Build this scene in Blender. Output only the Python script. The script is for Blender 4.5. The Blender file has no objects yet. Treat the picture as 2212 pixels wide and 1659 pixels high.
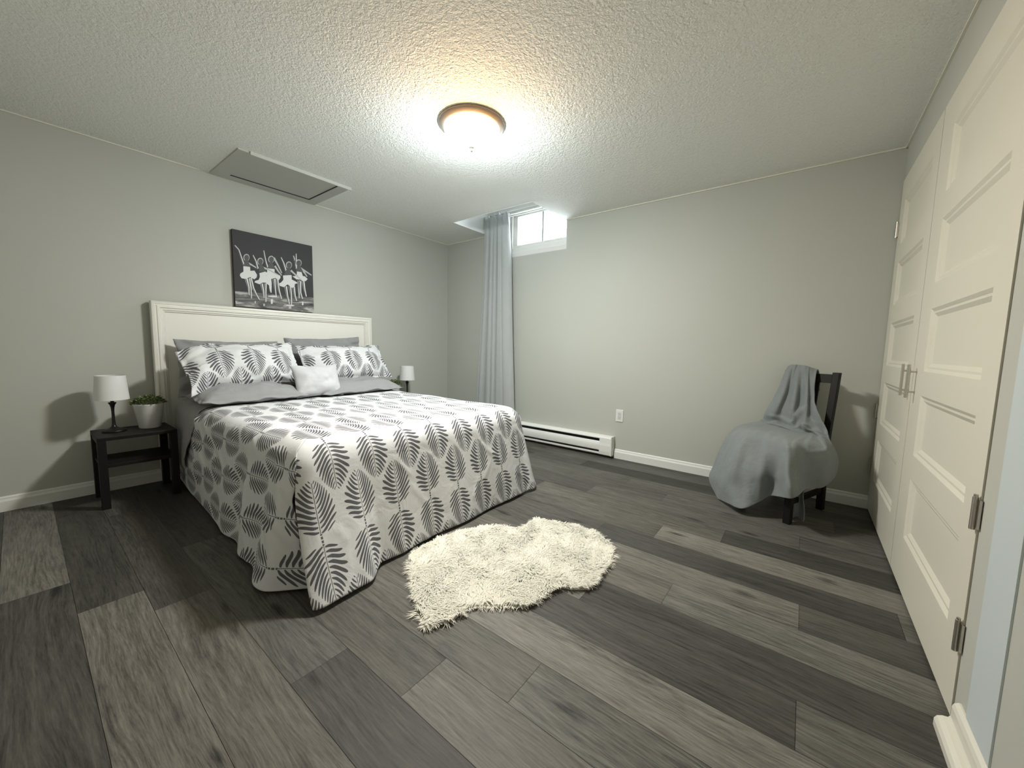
import bpy, bmesh, math, random, zlib, base64
import numpy as np
from mathutils import Vector, Matrix, noise
C = bpy.context.scene.collection
SC = bpy.context.scene
PI = math.pi
random.seed(7)

# ------------------------------------------------------------------ camera
H = 2.30            # ceiling height
RX = 4.094          # right (closet) wall plane; left wall x=0, far wall y=0
cam_d = bpy.data.cameras.new('camera')
cam = bpy.data.objects.new('camera', cam_d); C.objects.link(cam)
yaw, pitch, roll = -0.654416758, 0.0958530932, 0.0204213213
cy_, sy_ = math.cos(yaw), math.sin(yaw)
fwd = Vector((sy_*math.cos(pitch), cy_*math.cos(pitch), -math.sin(pitch)))
rt = Vector((cy_, -sy_, 0)); upv = rt.cross(fwd)
r2 = math.cos(roll)*rt + math.sin(roll)*upv
u2 = -math.sin(roll)*rt + math.cos(roll)*upv
cam.matrix_world = Matrix(((r2.x, u2.x, -fwd.x, 3.68978663), (r2.y, u2.y, -fwd.y, -3.41494308),
                           (r2.z, u2.z, -fwd.z, 1.02517164), (0, 0, 0, 1)))
cam_d.sensor_fit = 'HORIZONTAL'; cam_d.sensor_width = 36
cam_d.lens = 821.274966/2212*36
cam_d.clip_start = 0.02
SC.camera = cam

# ------------------------------------------------------------------ world, lights, exposure
SC.view_settings.view_transform = 'Standard'
SC.view_settings.look = 'None'
SC.view_settings.gamma = 1
SC.view_settings.use_curve_mapping = False
SC.view_settings.exposure = 0.16
world = bpy.data.worlds.new('daylight'); SC.world = world; world.use_nodes = True
bg = world.node_tree.nodes['Background']
bg.inputs[0].default_value = (0.84, 0.94, 1.0, 1); bg.inputs[1].default_value = 32.0
SC.cycles.max_bounces = 10
SC.cycles.diffuse_bounces = 6
SC.cycles.transparent_max_bounces = 12
SC.cycles.use_denoising = True
SC.cycles.sample_clamp_indirect = 6
LAMP = Vector((2.068, -1.731, 0))
BOWL = 290.0          # radiance of the glowing glass bowl of the ceiling light, the room's lamp

# ------------------------------------------------------------------ node helpers
def srgb(r, g, b):
    f = lambda c: (c/12.92 if c <= 0.04045 else ((c+0.055)/1.055)**2.4)
    return (f(r/255), f(g/255), f(b/255), 1)
class X:
    """a value in a node tree, with arithmetic"""
    def __init__(s, nt, sock): s.nt, s.s = nt, sock
    def op(s, o, *a):
        n = s.nt.nodes.new('ShaderNodeMath'); n.operation = o
        for i, v in enumerate((s,)+a):
            if isinstance(v, X): s.nt.links.new(v.s, n.inputs[i])
            else: n.inputs[i].default_value = v
        return X(s.nt, n.outputs[0])
    def sq(s): return s*s
    def __add__(s, o): return s.op('ADD', o)
    def __sub__(s, o): return s.op('SUBTRACT', o)
    def __mul__(s, o): return s.op('MULTIPLY', o)
    def __truediv__(s, o): return s.op('DIVIDE', o)
    def abs(s): return s.op('ABSOLUTE')
    def lt(s, o): return s.op('LESS_THAN', o)
    def gt(s, o): return s.op('GREATER_THAN', o)
    def max(s, o): return s.op('MAXIMUM', o)
    def min(s, o): return s.op('MINIMUM', o)
    def pow(s, o): return s.op('POWER', o)
    def sin(s): return s.op('SINE')
    def fract(s): return s.op('FRACT')
    def wrap(s, hi, lo): return s.op('WRAP', hi, lo)
def mat(name, col=(0.5, 0.5, 0.5, 1), rough=0.6, metal=0.0, spec=0.5):
    m = bpy.data.materials.new(name); m.use_nodes = True
    b = m.node_tree.nodes['Principled BSDF']
    b.inputs['Base Color'].default_value = col; b.inputs['Roughness'].default_value = rough
    b.inputs['Metallic'].default_value = metal; b.inputs['Specular IOR Level'].default_value = spec
    return m
def N(m, t, **k):
    n = m.node_tree.nodes.new(t)
    for a, v in k.items(): setattr(n, a, v)
    return n
def L(m, a, b): m.node_tree.links.new(a, b)
def P(m): return m.node_tree.nodes['Principled BSDF']
def coord(m, which='Object'):
    t = N(m, 'ShaderNodeTexCoord'); return t.outputs[which]
def noise_tex(m, vec, scale, detail=3, rough=0.5, dist=0.0, stretch=None):
    n = N(m, 'ShaderNodeTexNoise'); n.inputs['Scale'].default_value = scale; n.inputs['Detail'].default_value = detail
    n.inputs['Roughness'].default_value = rough; n.inputs['Distortion'].default_value = dist
    if stretch:
        mp = N(m, 'ShaderNodeMapping'); mp.inputs['Scale'].default_value = stretch; L(m, vec, mp.inputs[0]); vec = mp.outputs[0]
    L(m, vec, n.inputs['Vector']); return n.outputs['Fac']
def bump(m, h, strength=0.3, dist=0.01, prev=None):
    b = N(m, 'ShaderNodeBump'); b.inputs['Strength'].default_value = strength; b.inputs['Distance'].default_value = dist
    L(m, h, b.inputs['Height'])
    if prev is not None: L(m, prev, b.inputs['Normal'])
    return b.outputs[0]
def ramp(m, fac, stops):
    r = N(m, 'ShaderNodeValToRGB'); e = r.color_ramp.elements
    while len(e) < len(stops): e.new(0.5)
    for i, (p, c) in enumerate(stops): e[i].position = p; e[i].color = c
    L(m, fac, r.inputs[0]); return r.outputs[0]
def mixc(m, fac, a, b, mode='MIX'):
    n = N(m, 'ShaderNodeMix', data_type='RGBA', blend_type=mode)
    for s, v in ((n.inputs[0], fac), (n.inputs[6], a), (n.inputs[7], b)):
        if hasattr(v, 'links'): L(m, v, s)
        else: s.default_value = v
    return n.outputs[2]

# ------------------------------------------------------------------ materials
def wall_mat(name, col):
    m = mat(name, col, 0.75, 0, 0.25)
    v = coord(m)
    n = noise_tex(m, v, 1.6, 3)
    L(m, mixc(m, n, tuple(c*0.97 for c in col[:3])+(1,), tuple(c*1.03 for c in col[:3])+(1,)), P(m).inputs['Base Color'])
    L(m, bump(m, noise_tex(m, v, 260, 2), 0.12, 0.001), P(m).inputs['Normal'])
    return m
M_wall = wall_mat('greige wall paint', (0.475, 0.48, 0.435, 1))
M_trim = mat('white trim paint', (0.74, 0.74, 0.71, 1), 0.4)
M_line = mat('caulk line', (0.72, 0.70, 0.60, 1), 0.6)
M_door = mat('ivory door paint', (0.68, 0.655, 0.565, 1), 0.42, 0, 0.4)
L(M_door, bump(M_door, noise_tex(M_door, coord(M_door), 380, 2), 0.10, 0.0006), P(M_door).inputs['Normal'])
M_casing = mat('cool light tinted casing', (0.55, 0.61, 0.63, 1), 0.5)  # white casing, with the cool light falling on it painted into its colour
M_ceil = mat('textured ceiling', (0.88, 0.89, 0.85, 1), 0.8, 0, 0.2)
def _ceil():
    m = M_ceil; v = coord(m)
    a = noise_tex(m, v, 95, 3, 0.55, 0.6)
    b = noise_tex(m, v, 46, 2, 0.5, 0.3)
    h = (X(m.node_tree, a)*0.8+X(m.node_tree, b)*0.5)
    L(m, bump(m, h.s, 0.9, 0.0125), P(m).inputs['Normal'])
_ceil()
M_smooth_ceil = mat('smooth painted board', (0.50, 0.50, 0.46, 1), 0.7)
M_black = mat('black brown stained wood', (0.009, 0.008, 0.0075, 1), 0.5, 0, 0.22)
L(M_black, bump(M_black, noise_tex(M_black, coord(M_black), 40, 4, 0.6, 0, (1, 1, 6)), 0.12, 0.002), P(M_black).inputs['Normal'])
M_blackmetal = mat('black lamp metal', (0.010, 0.009, 0.009, 1), 0.38, 0.3)
M_nickel = mat('brushed nickel', (0.55, 0.52, 0.47, 1), 0.32, 1.0)
M_pan = mat('satin bronze nickel pan', (0.40, 0.34, 0.29, 1), 0.45, 0.6)
M_head = mat('white headboard lacquer', (0.78, 0.765, 0.70, 1), 0.38)
M_white = mat('white enamel', (0.74, 0.74, 0.71, 1), 0.35)
M_dark = mat('dark slot', (0.03, 0.03, 0.028, 1), 0.7)
M_fin = mat('heater fins', (0.16, 0.16, 0.15, 1), 0.5, 0.4)
M_matt = mat('mattress ticking', (0.62, 0.62, 0.60, 1), 0.9)
M_pot = mat('white glazed pot', (0.72, 0.73, 0.72, 1), 0.22)
M_soil = mat('potting soil', (0.03, 0.022, 0.015, 1), 0.95)
def fabric(name, col, scale=900, st=0.25, wr=6.0, wst=0.25, rough=0.9, tone=0.05):
    m = mat(name, col, rough, 0, 0.15); v = coord(m)
    P(m).inputs['Sheen Weight'].default_value = 0.15
    n = noise_tex(m, v, 14, 4, 0.6)
    L(m, mixc(m, n, tuple(c*(1-tone) for c in col[:3])+(1,), tuple(c*(1+tone) for c in col[:3])+(1,)), P(m).inputs['Base Color'])
    b1 = bump(m, noise_tex(m, v, wr, 4, 0.55, 0.8), wst, 0.02)
    L(m, bump(m, noise_tex(m, v, scale, 2), st, 0.0006, b1), P(m).inputs['Normal'])
    return m
M_greyfab = fabric('grey cotton', (0.265, 0.265, 0.27, 1))
M_cushfab = fabric('pale grey linen', (0.50, 0.50, 0.52, 1), wst=0.12)
M_throw = fabric('blue grey fleece throw', (0.205, 0.225, 0.225, 1), wr=9, wst=0.35, tone=0.10)
M_curtain = fabric('pale silver grey curtain cloth', (0.41, 0.425, 0.42, 1), wst=0.10)
M_shade = fabric('white linen shade', (0.74, 0.74, 0.735, 1), 700, 0.2, 3, 0.02)

def leaf_fabric(name, u0, v0, swap=False):
    """white cotton printed with rows of paired palm leaves; UV is metres of cloth"""
    m = mat(name, (0.7, 0.7, 0.7, 1), 0.85, 0, 0.15)
    nt = m.node_tree
    sep = N(m, 'ShaderNodeSeparateXYZ'); L(m, coord(m, 'UV'), sep.inputs[0])
    U, V = X(nt, sep.outputs[0]), X(nt, sep.outputs[1])
    if swap: U, V = V, U
    masks = []
    for du, dv in ((0, 0), (0.40, 0.10)):
        s = (U-(u0+du)).wrap(0.40, -0.40); t = (V-(v0+dv)).wrap(0.10, -0.10)
        b = (s.abs()-0.020)/0.215
        bc = b.max(0.0).min(1.0)
        wd = bc.pow(0.42)*((bc*-1.0+1.0).pow(0.72))*0.1700
        a = t.abs()
        inside = a.lt(wd)
        an = a/0.076
        rel = a/(wd.max(0.0005))
        # fronds sweep from the rib towards the tip
        steep = (s*t).lt(0.0)            # one side of the leaf lies flatter than the other
        ph = (bc-an*(bc*bc*0.50+0.035+steep*0.20)+(an*6.5).sin()*0.011)*11.5+steep*0.4
        fr = (ph.fract()-0.5).abs()*2.0
        duty = ((rel.pow(3.0)*-1.0+1.0).max(0.0)).pow(0.5)*0.74
        duty = duty*((an*2.2+0.25).min(1.0))
        st = fr.lt(duty)*inside*(b.gt(0.0))*(b.lt(1.0))
        st = st*(an.gt(0.06))
        rib = a.lt(0.0014)*b.gt(-0.02)*b.lt(0.93)
        dots = a.lt(0.0042)*(s.abs().lt(0.021))*(((s/0.014).fract()-0.5).abs().lt(0.36))
        masks.append(st.max(rib).max(dots))
    k = masks[0].max(masks[1])
    L(m, mixc(m, k.s, (0.63, 0.635, 0.645, 1), (0.105, 0.105, 0.115, 1)), P(m).inputs['Base Color'])
    v = coord(m)
    b1 = bump(m, noise_tex(m, v, 7, 4, 0.55, 1.2), 0.30, 0.02)
    L(m, bump(m, noise_tex(m, v, 900, 2), 0.2, 0.0005, b1), P(m).inputs['Normal'])
    return m
M_leaf = leaf_fabric('palm leaf print duvet cotton', 2.421, -2.31)
M_leafp = leaf_fabric('palm leaf print pillow cotton', 0.10, 0.03)

def floor_mat():
    m = mat('grey oak vinyl plank', (0.2, 0.2, 0.18, 1), 0.5, 0, 0.28)
    nt = m.node_tree
    at = N(m, 'ShaderNodeAttribute', attribute_name='tone')       # r: plank brightness, g: hue, b: random
    sp = N(m, 'ShaderNodeSeparateColor'); L(m, at.outputs['Color'], sp.inputs[0])
    tone, hue, rnd = [X(nt, sp.outputs[i]) for i in range(3)]
    pos = N(m, 'ShaderNodeSeparateXYZ'); L(m, coord(m), pos.inputs[0])
    cx = X(nt, pos.outputs[0]); cyv = X(nt, pos.outputs[1])
    comb = N(m, 'ShaderNodeCombineXYZ')
    L(m, (cx+rnd*37.0).s, comb.inputs[0]); L(m, cyv.s, comb.inputs[1]); L(m, (rnd*91.0).s, comb.inputs[2])
    v = comb.outputs[0]
    warp = noise_tex(m, v, 1.0, 2, 0.5, 0, (1.1, 5.0, 1))
    cv = N(m, 'ShaderNodeCombineXYZ'); L(m, (cx+rnd*37.0).s, cv.inputs[0]); L(m, (cyv+(X(nt, warp)-0.5)*0.10).s, cv.inputs[1]); L(m, (rnd*91.0).s, cv.inputs[2])
    w2 = cv.outputs[0]
    fine = noise_tex(m, w2, 1.0, 6, 0.75, 0.15, (10, 150, 3))
    mid = noise_tex(m, w2, 1.0, 4, 0.62, 0.35, (2.4, 50, 2))
    big = noise_tex(m, v, 1.0, 3, 0.5, 0.4, (1.0, 5.0, 2))
    # rings of the cut, and dark knots
    rings = ((cyv+(X(nt, warp)-0.5)*0.16+(X(nt, mid)-0.5)*0.012)*420.0).sin()
    vo = N(m, 'ShaderNodeTexVoronoi'); vo.inputs['Scale'].default_value = 1.0
    mp = N(m, 'ShaderNodeMapping'); mp.inputs['Scale'].default_value = (2.4, 7.5, 1); L(m, w2, mp.inputs[0]); L(m, mp.outputs[0], vo.inputs['Vector'])
    knot = ((X(nt, vo.outputs['Distance'])*-6.0+1.0).max(0.0))
    grain = X(nt, fine)*0.85+X(nt, mid)*0.34+X(nt, big)*0.38+rings*0.022*X(nt, big)-knot*0.25
    g = (grain-0.785)*3.3
    val = (tone.pow(1.65)*(g*1.0+1.0)*1.10+g*0.040).max(0.0)
    dark = srgb(46, 44, 38); 
    warm = mixc(m, val.s, (0.012, 0.0115, 0.010, 1), (0.40, 0.375, 0.325, 1))
    cool = mixc(m, val.s, (0.011, 0.012, 0.0115, 1), (0.36, 0.375, 0.355, 1))
    L(m, mixc(m, (hue*0.45).s, warm, cool), P(m).inputs['Base Color'])
    r = (X(nt, fine)*0.25+0.44)
    L(m, r.s, P(m).inputs['Roughness'])
    L(m, bump(m, (X(nt, fine)*0.7+X(nt, mid)*0.3).s, 0.25, 0.0015), P(m).inputs['Normal'])
    return m
M_floor = floor_mat()

# ------------------------------------------------------------------ mesh helpers
class MB:
    def __init__(s): s.v = []; s.f = []; s.mi = []; s.uv = None
    def add(s, vs, fs, mi=0):
        k = len(s.v); s.v += [tuple(v) for v in vs]; s.f += [tuple(i+k for i in f) for f in fs]; s.mi += [mi]*len(fs); return s
    def box(s, x0, x1, y0, y1, z0, z1, mi=0, bev=0.0):
        bm = bmesh.new(); bmesh.ops.create_cube(bm, size=1)
        for v in bm.verts:
            v.co = ((x0+x1)/2+v.co.x*(x1-x0), (y0+y1)/2+v.co.y*(y1-y0), (z0+z1)/2+v.co.z*(z1-z0))
        if bev: bmesh.ops.bevel(bm, geom=bm.edges[:], offset=bev, segments=2, affect='EDGES')
        bm.verts.index_update()
        s.add([v.co[:] for v in bm.verts], [[v.index for v in f.verts] for f in bm.faces], mi); bm.free(); return s
    def obox(s, o, ax, ay, az, bev=0.0, mi=0):
        """box from corner o along three edge vectors"""
        t = MB().box(0, 1, 0, 1, 0, 1)
        if bev:
            l = [a.length for a in (ax, ay, az)]
            t = MB().box(0, l[0], 0, l[1], 0, l[2], 0, bev)
            ax, ay, az = ax.normalized(), ay.normalized(), az.normalized()
        s.add([o+ax*v[0]+ay*v[1]+az*v[2] for v in t.v], t.f, mi); return s
    def lathe(s, prof, c=(0, 0, 0), n=40, mi=0, cap=True):
        vs = []; fs = []
        for r, z in prof:
            for k in range(n):
                a = 2*PI*k/n; vs.append((c[0]+r*math.cos(a), c[1]+r*math.sin(a), c[2]+z))
        for i in range(len(prof)-1):
            for k in range(n):
                fs.append((i*n+k, i*n+(k+1) % n, (i+1)*n+(k+1) % n, (i+1)*n+k))
        if cap:
            fs.append(tuple(range(n))[::-1]); fs.append(tuple((len(prof)-1)*n+k for k in range(n)))
        s.add(vs, fs, mi); return s
    def tube(s, p0, p1, r, n=16, mi=0):
        p0, p1 = Vector(p0), Vector(p1); d = (p1-p0).normalized(); a = d.orthogonal().normalized(); b = d.cross(a)
        vs = []
        for q in (p0, p1):
            for k in range(n):
                t = 2*PI*k/n; vs.append(q+(a*math.cos(t)+b*math.sin(t))*r)
        fs = [(k, (k+1) % n, n+(k+1) % n, n+k) for k in range(n)]+[tuple(range(n))[::-1], tuple(range(n, 2*n))]
        s.add(vs, fs, mi); return s
    def build(s, name, mats, parent=None, smooth=False, fix=True):
        me = bpy.data.meshes.new(name); me.from_pydata(s.v, [], s.f)
        for m in (mats if isinstance(mats, (list, tuple)) else [mats]): me.materials.append(m)
        me.polygons.foreach_set('material_index', s.mi)
        if fix:
            bm = bmesh.new(); bm.from_mesh(me); bmesh.ops.recalc_face_normals(bm, faces=bm.faces[:]); bm.to_mesh(me); bm.free()
        if smooth: me.polygons.foreach_set('use_smooth', [True]*len(me.polygons))
        me.update()
        o = bpy.data.objects.new(name, me); C.objects.link(o)
        if parent is not None:
            o.parent = parent; o.matrix_parent_inverse = Matrix.Translation(-parent.location)
        return o
def autosmooth(o, deg=35):
    me = o.data; me.polygons.foreach_set('use_smooth', [True]*len(me.polygons))
    me.set_sharp_from_angle(angle=math.radians(deg)); return o
def bevel(o, w=0.003, seg=2):
    b = o.modifiers.new('bevel', 'BEVEL'); b.width = w; b.segments = seg; b.limit_method = 'ANGLE'; b.angle_limit = math.radians(40); return o
def tag(o, label=None, cat=None, group=None, kind=None):
    if label: o['label'] = label
    if cat: o['category'] = cat
    if group: o['group'] = group
    if kind: o['kind'] = kind
    return o
def thing(name, label, cat, loc, group=None):
    o = bpy.data.objects.new(name, None); C.objects.link(o); o.location = loc; o.empty_display_size = 0.1
    return tag(o, label, cat, group)
def copy_tree(o, offset, label, group=None):
    r = o.copy(); C.objects.link(r); r.location = Vector(o.location)+Vector(offset); r['label'] = label
    if group: r['group'] = group
    def kids(src, dst):
        for ch in [c for c in list(bpy.data.objects) if c.parent == src and c is not dst]:
            if ch.parent != src: continue
            c = ch.copy(); C.objects.link(c); c.parent = dst; c.matrix_parent_inverse = ch.matrix_parent_inverse.copy()
            kids(ch, c)
    kids(o, r)
    return r

# ------------------------------------------------------------------ the room
YB = -3.80                                    # wall behind the camera
W0, W1 = 0.90, 1.72                           # window opening in the far wall
CX0, CX1, CY = 0.70, 1.69, -0.577             # light well cut in the ceiling
WZ0, WZ1 = 2.015, 2.56

def planks():
    rows = {}
    w = 0.1815; y0 = -2.794
    # joints measured along each row, with brightness and hue of the plank that starts there
    J = {-5: [(0.55, .30, .3), (1.78, .34, .3), (3.0, .3, .2)], -4: [(-.4, .44, .2), (1.305, .26, .2), (2.53, .40, .5)],
         -3: [(.37, .22, .1), (1.605, .42, .2), (2.84, .38, .3)], -2: [(-.55, .28, .1), (.56, .26, .0), (1.80, .38, .1), (3.03, .36, .4)],
         -1: [(.06, .22, .3), (1.30, .36, .75), (2.535, .25, .5), (3.77, .36, .5)], 0: [(.36, .22, .2), (1.60, .30, .15), (2.825, .40, .45), (4.05, .3, .5)],
         1: [(.62, .3, .2), (1.85, .36, .15), (3.081, .44, .6)], 2: [(.2, .3, .3), (1.43, .34, .2), (2.66, .50, .35), (3.90, .4, .5)],
         3: [(.05, .3, .3), (1.28, .3, .3), (2.51, .25, .20), (3.744, .38, .5)], 4: [(.56, .3, .3), (1.79, .48, .2), (3.027, .24, .35)],
         5: [(.83, .3, .2), (2.07, .37, .05), (3.30, .46, .6)], 6: [(.05, .3, .2), (1.28, .32, .2), (2.51, .43, .35), (3.745, .29, .4)],
         7: [(.35, .3, .2), (1.58, .30, .3), (2.82, .26, .55), (4.054, .4, .5)], 8: [(.63, .3, .2), (1.86, .33, .2), (3.10, .50, .25)],
         9: [(.93, .3, .2), (2.16, .38, .15), (3.40, .24, .5)], 10: [(.05, .3, .2), (1.28, .3, .2), (2.51, .34, .3), (3.74, .33, .5)],
         11: [(.55, .3, .2), (1.75, .33, .2), (2.98, .36, .35)], 12: [(.2, .3, .2), (1.43, .36, .3), (2.66, .37, .2), (3.90, .3, .4)],
         13: [(.9, .3, .2), (2.17, .22, .3), (3.40, .28, .5)], 14: [(.5, .3, .2), (1.5, .35, .3), (2.75, .34, .3)]}
    mb = MB(); tones = []
    rr = random.Random(3)
    k = -8
    while y0+k*w < 0.14:
        ya, yb = y0+k*w, y0+(k+1)*w
        js = J.get(k) or [(rr.uniform(-.4, .6)+1.235*i, rr.uniform(.25, .45), rr.uniform(.1, .6)) for i in range(4)]
        js = sorted(js)
        # NB row k spans ya..yb
        pts = [(-0.15, js[0][1]*0.9, js[0][2])] if js[0][0] > 0 else []
        pts += js
        for i, (x, t, h) in enumerate(pts):
            xa = max(x, -0.15); xb = pts[i+1][0] if i+1 < len(pts) else 4.80
            if xb <= xa: continue
            g = 0.0006
            vs = [(xa+g, ya+g, 0), (xb-g, ya+g, 0), (xb-g, yb-g, 0), (xa+g, yb-g, 0)]
            mb.add(vs, [(0, 1, 2, 3)]); tones.append((t, h, rr.random()))
        k += 1
    n = len(mb.f)
    mb.add([(-.2, -4.3, -.002), (4.85, -4.3, -.002), (4.85, .2, -.002), (-.2, .2, -.002)], [(0, 1, 2, 3)]); tones.append((.1, .3, 0))
    mb.add([(-.2, -4.3, -.1), (4.85, -4.3, -.1), (4.85, .2, -.1), (-.2, .2, -.1)], [(0, 1, 2, 3)]); tones.append((.1, .3, 0))
    o = mb.build('floor', M_floor, fix=False); o['kind'] = 'structure'
    ca = o.data.color_attributes.new('tone', 'FLOAT_COLOR', 'CORNER')
    buf = []
    for p in o.data.polygons:
        for _ in p.loop_indices: buf += [*tones[p.index], 1]
    ca.data.foreach_set('color', buf)
planks()

def struct(o): o['kind'] = 'structure'; return o
struct(MB().box(-0.15, 0, YB-0.15, 0.25, -0.05, 2.75).build('wall_left', M_wall))
wf = MB()
wf.box(0, W0, 0, 0.25, -0.05, 2.75); wf.box(W1, 4.85, 0, 0.25, -0.05, 2.75); wf.box(W0, W1, 0, 0.25, -0.05, WZ0)
wf.box(W0, W1, 0, 0.25, WZ1, 2.75)
struct(wf.build('wall_far', M_wall))
struct(MB().box(-0.15, 4.85, YB-0.15, YB, -0.05, 2.75).build('wall_back', M_wall))
DY1, DY0, DZ = 0.0, -1.868, 2.095
wr = MB()
wr.box(RX, RX+0.11, DY0, 0, DZ+0.006, 2.75)             # header over the closet doors
wr.box(RX, RX+0.11, YB, DY0-0.002, -0.05, 2.75)
wr.box(4.72, 4.85, YB, 0.0, -0.05, 2.75)                # closet back
struct(wr.build('wall_right', M_wall))
# ceiling with the window well
cl = MB()
cl.box(-0.0, CX0-.02, YB, 0, H, H+0.06); cl.box(CX1+.02, 4.72, YB, 0, H, H+0.06); cl.box(CX0-.02, CX1+.02, YB, CY-.02, H, H+0.06)
struct(cl.build('ceiling', M_ceil))
M_well = mat('white well lining', (0.84, 0.86, 0.86, 1), 0.6)
wl = MB()
wl.box(CX0-0.02, CX0, CY-0.02, 0, H+0.0, 2.66); wl.box(CX1, CX1+0.02, CY-0.02, 0, H+0.0, 2.66)
wl.box(CX0, CX1, CY-0.02, CY, H+0.0, 2.66); wl.box(CX0-0.02, CX1+0.02, CY-0.02, 0, 2.60, 2.66)
struct(wl.build('trim_1', M_well))
rim = MB()                                             # bead round the well opening
rim.box(CX0-0.006, CX1+0.006, CY-0.006, CY+0.004, H-0.003, H+0.008); rim.box(CX0-0.006, CX0+0.004, CY, 0, H-0.003, H+0.008)
struct(rim.build('trim_2', mat('white corner bead', (0.8, 0.81, 0.8, 1), 0.5)))
sf = MB().box(CX0, CX1, -0.06, 0.0, 2.545, 2.60).box(CX0, CX1, -0.035, 0, 2.50, 2.545).box(CX0, CX1, -0.015, 0, 2.475, 2.50)
struct(sf.build('trim_3', M_trim))
# paint lines where ceiling meets walls
struct(MB().box(0, CX0, -0.010, 0, H-0.008, H).box(CX1+.02, RX, -0.010, 0, H-0.008, H).build('trim_4', M_line))
struct(MB().box(0, 0.009, YB, 0, H-0.007, H).build('trim_5', M_line))
struct(MB().box(RX-0.010, RX, YB, 0, H-0.008, H).build('trim_6', M_line))

# window
def window():
    root = MB()
    x0, x1, z0, z1 = W0, W1, WZ0, WZ1
    y = 0.055
    g0, g1 = x0+0.165, x1-0.03; gz0, gz1 = 2.155, 2.455
    def ring(a0, a1, b0, b1, c0, c1, d0, d1, ya, yb):    # outer a,b ; inner c,d
        root.box(a0, a1, ya, yb, b0, d0); root.box(a0, a1, ya, yb, d1, b1); root.box(a0, c0, ya, yb, d0, d1); root.box(c1, a1, ya, yb, d0, d1)
    ring(x0, x1, z0, z1, x0+0.05, x1-0.01, z0+0.05, z1-0.05, 0.0, 0.15)
    ring(x0+0.05, x1-0.01, z0+0.05, z1-0.05, x0+0.11, x1-0.02, z0+0.10, z1-0.085, 0.03, 0.15)
    ring(x0+0.11, x1-0.02, z0+0.10, z1-0.085, g0, g1, gz0, gz1, y, 0.13)
    f = root.build('window_1', M_trim); bevel(f, 0.004)
    struct(f)
    MB().box(1.377, 1.399, y+0.01, 0.12, gz0, gz1).build('mullion', mat('mullion grey vinyl', (0.42, 0.42, 0.45, 1), 0.5), f)
    gm = bpy.data.materials.new('window glass'); gm.use_nodes = True
    nt = gm.node_tree; nt.nodes.remove(nt.nodes['Principled BSDF'])
    tr = nt.nodes.new('ShaderNodeBsdfTransparent'); gl = nt.nodes.new('ShaderNodeBsdfGlossy'); gl.inputs['Roughness'].default_value = 0.02
    mx = nt.nodes.new('ShaderNodeMixShader'); mx.inputs[0].default_value = 0.05
    nt.links.new(tr.outputs[0], mx.inputs[1]); nt.links.new(gl.outputs[0], mx.inputs[2]); nt.links.new(mx.outputs[0], nt.nodes['Material Output'].inputs[0])
    MB().box(g0, 1.377, 0.088, 0.092, gz0, gz1).build('pane', gm, f)
    MB().box(1.399, g1, 0.098, 0.102, gz0, gz1).build('pane', gm, f)
window()

# skirting boards
def board(name, pts, p0, p1, nrm, m=M_trim):
    """profile pts (out, z) swept from p0 to p1 along the wall"""
    p0, p1, nrm = Vector(p0), Vector(p1), Vector(nrm)
    mb = MB(); vs = [q+nrm*a+Vector((0, 0, b)) for q in (p0, p1) for a, b in pts]; n = len(pts)
    mb.add(vs, [(i, (i+1) % n, n+(i+1) % n, n+i) for i in range(n)]+[tuple(range(n)), tuple(range(n, 2*n))])
    return mb.build(name, m)
BP = [(0, 0), (0.016, 0), (0.016, 0.060), (0.011, 0.072), (0.010, 0.082), (0.004, 0.088), (0, 0.088)]
struct(board('baseboard_left', BP, (0, YB, 0), (0, -0.0, 0), (1, 0, 0)))
struct(board('baseboard_far', BP, (2.318, 0, 0), (RX+0.02, 0, 0), (0, -1, 0)))
struct(board('baseboard_corner', BP, (0.016, 0, 0), (1.22, 0, 0), (0, -1, 0)))
RBP = [(0, 0), (0.045, 0), (0.045, 0.020), (0.040, 0.030), (0.030, 0.036), (0.020, 0.038), (0.016, 0.045), (0.016, 0.074), (0.012, 0.084), (0.004, 0.09), (0, 0.09)]
struct(board('baseboard_right', RBP, (RX, YB, 0), (RX, -1.915, 0), (-1, 0, 0), mat('cream trim paint', (0.70, 0.68, 0.60, 1), 0.4)))
struct(board('baseboard_back', BP, (0.016, YB, 0), (RX-.016, YB, 0), (0, 1, 0)))
struct(MB().box(RX-0.004, RX, -2.12, -1.968, 0.091, 2.12).build('trim_7', M_casing))

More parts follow.
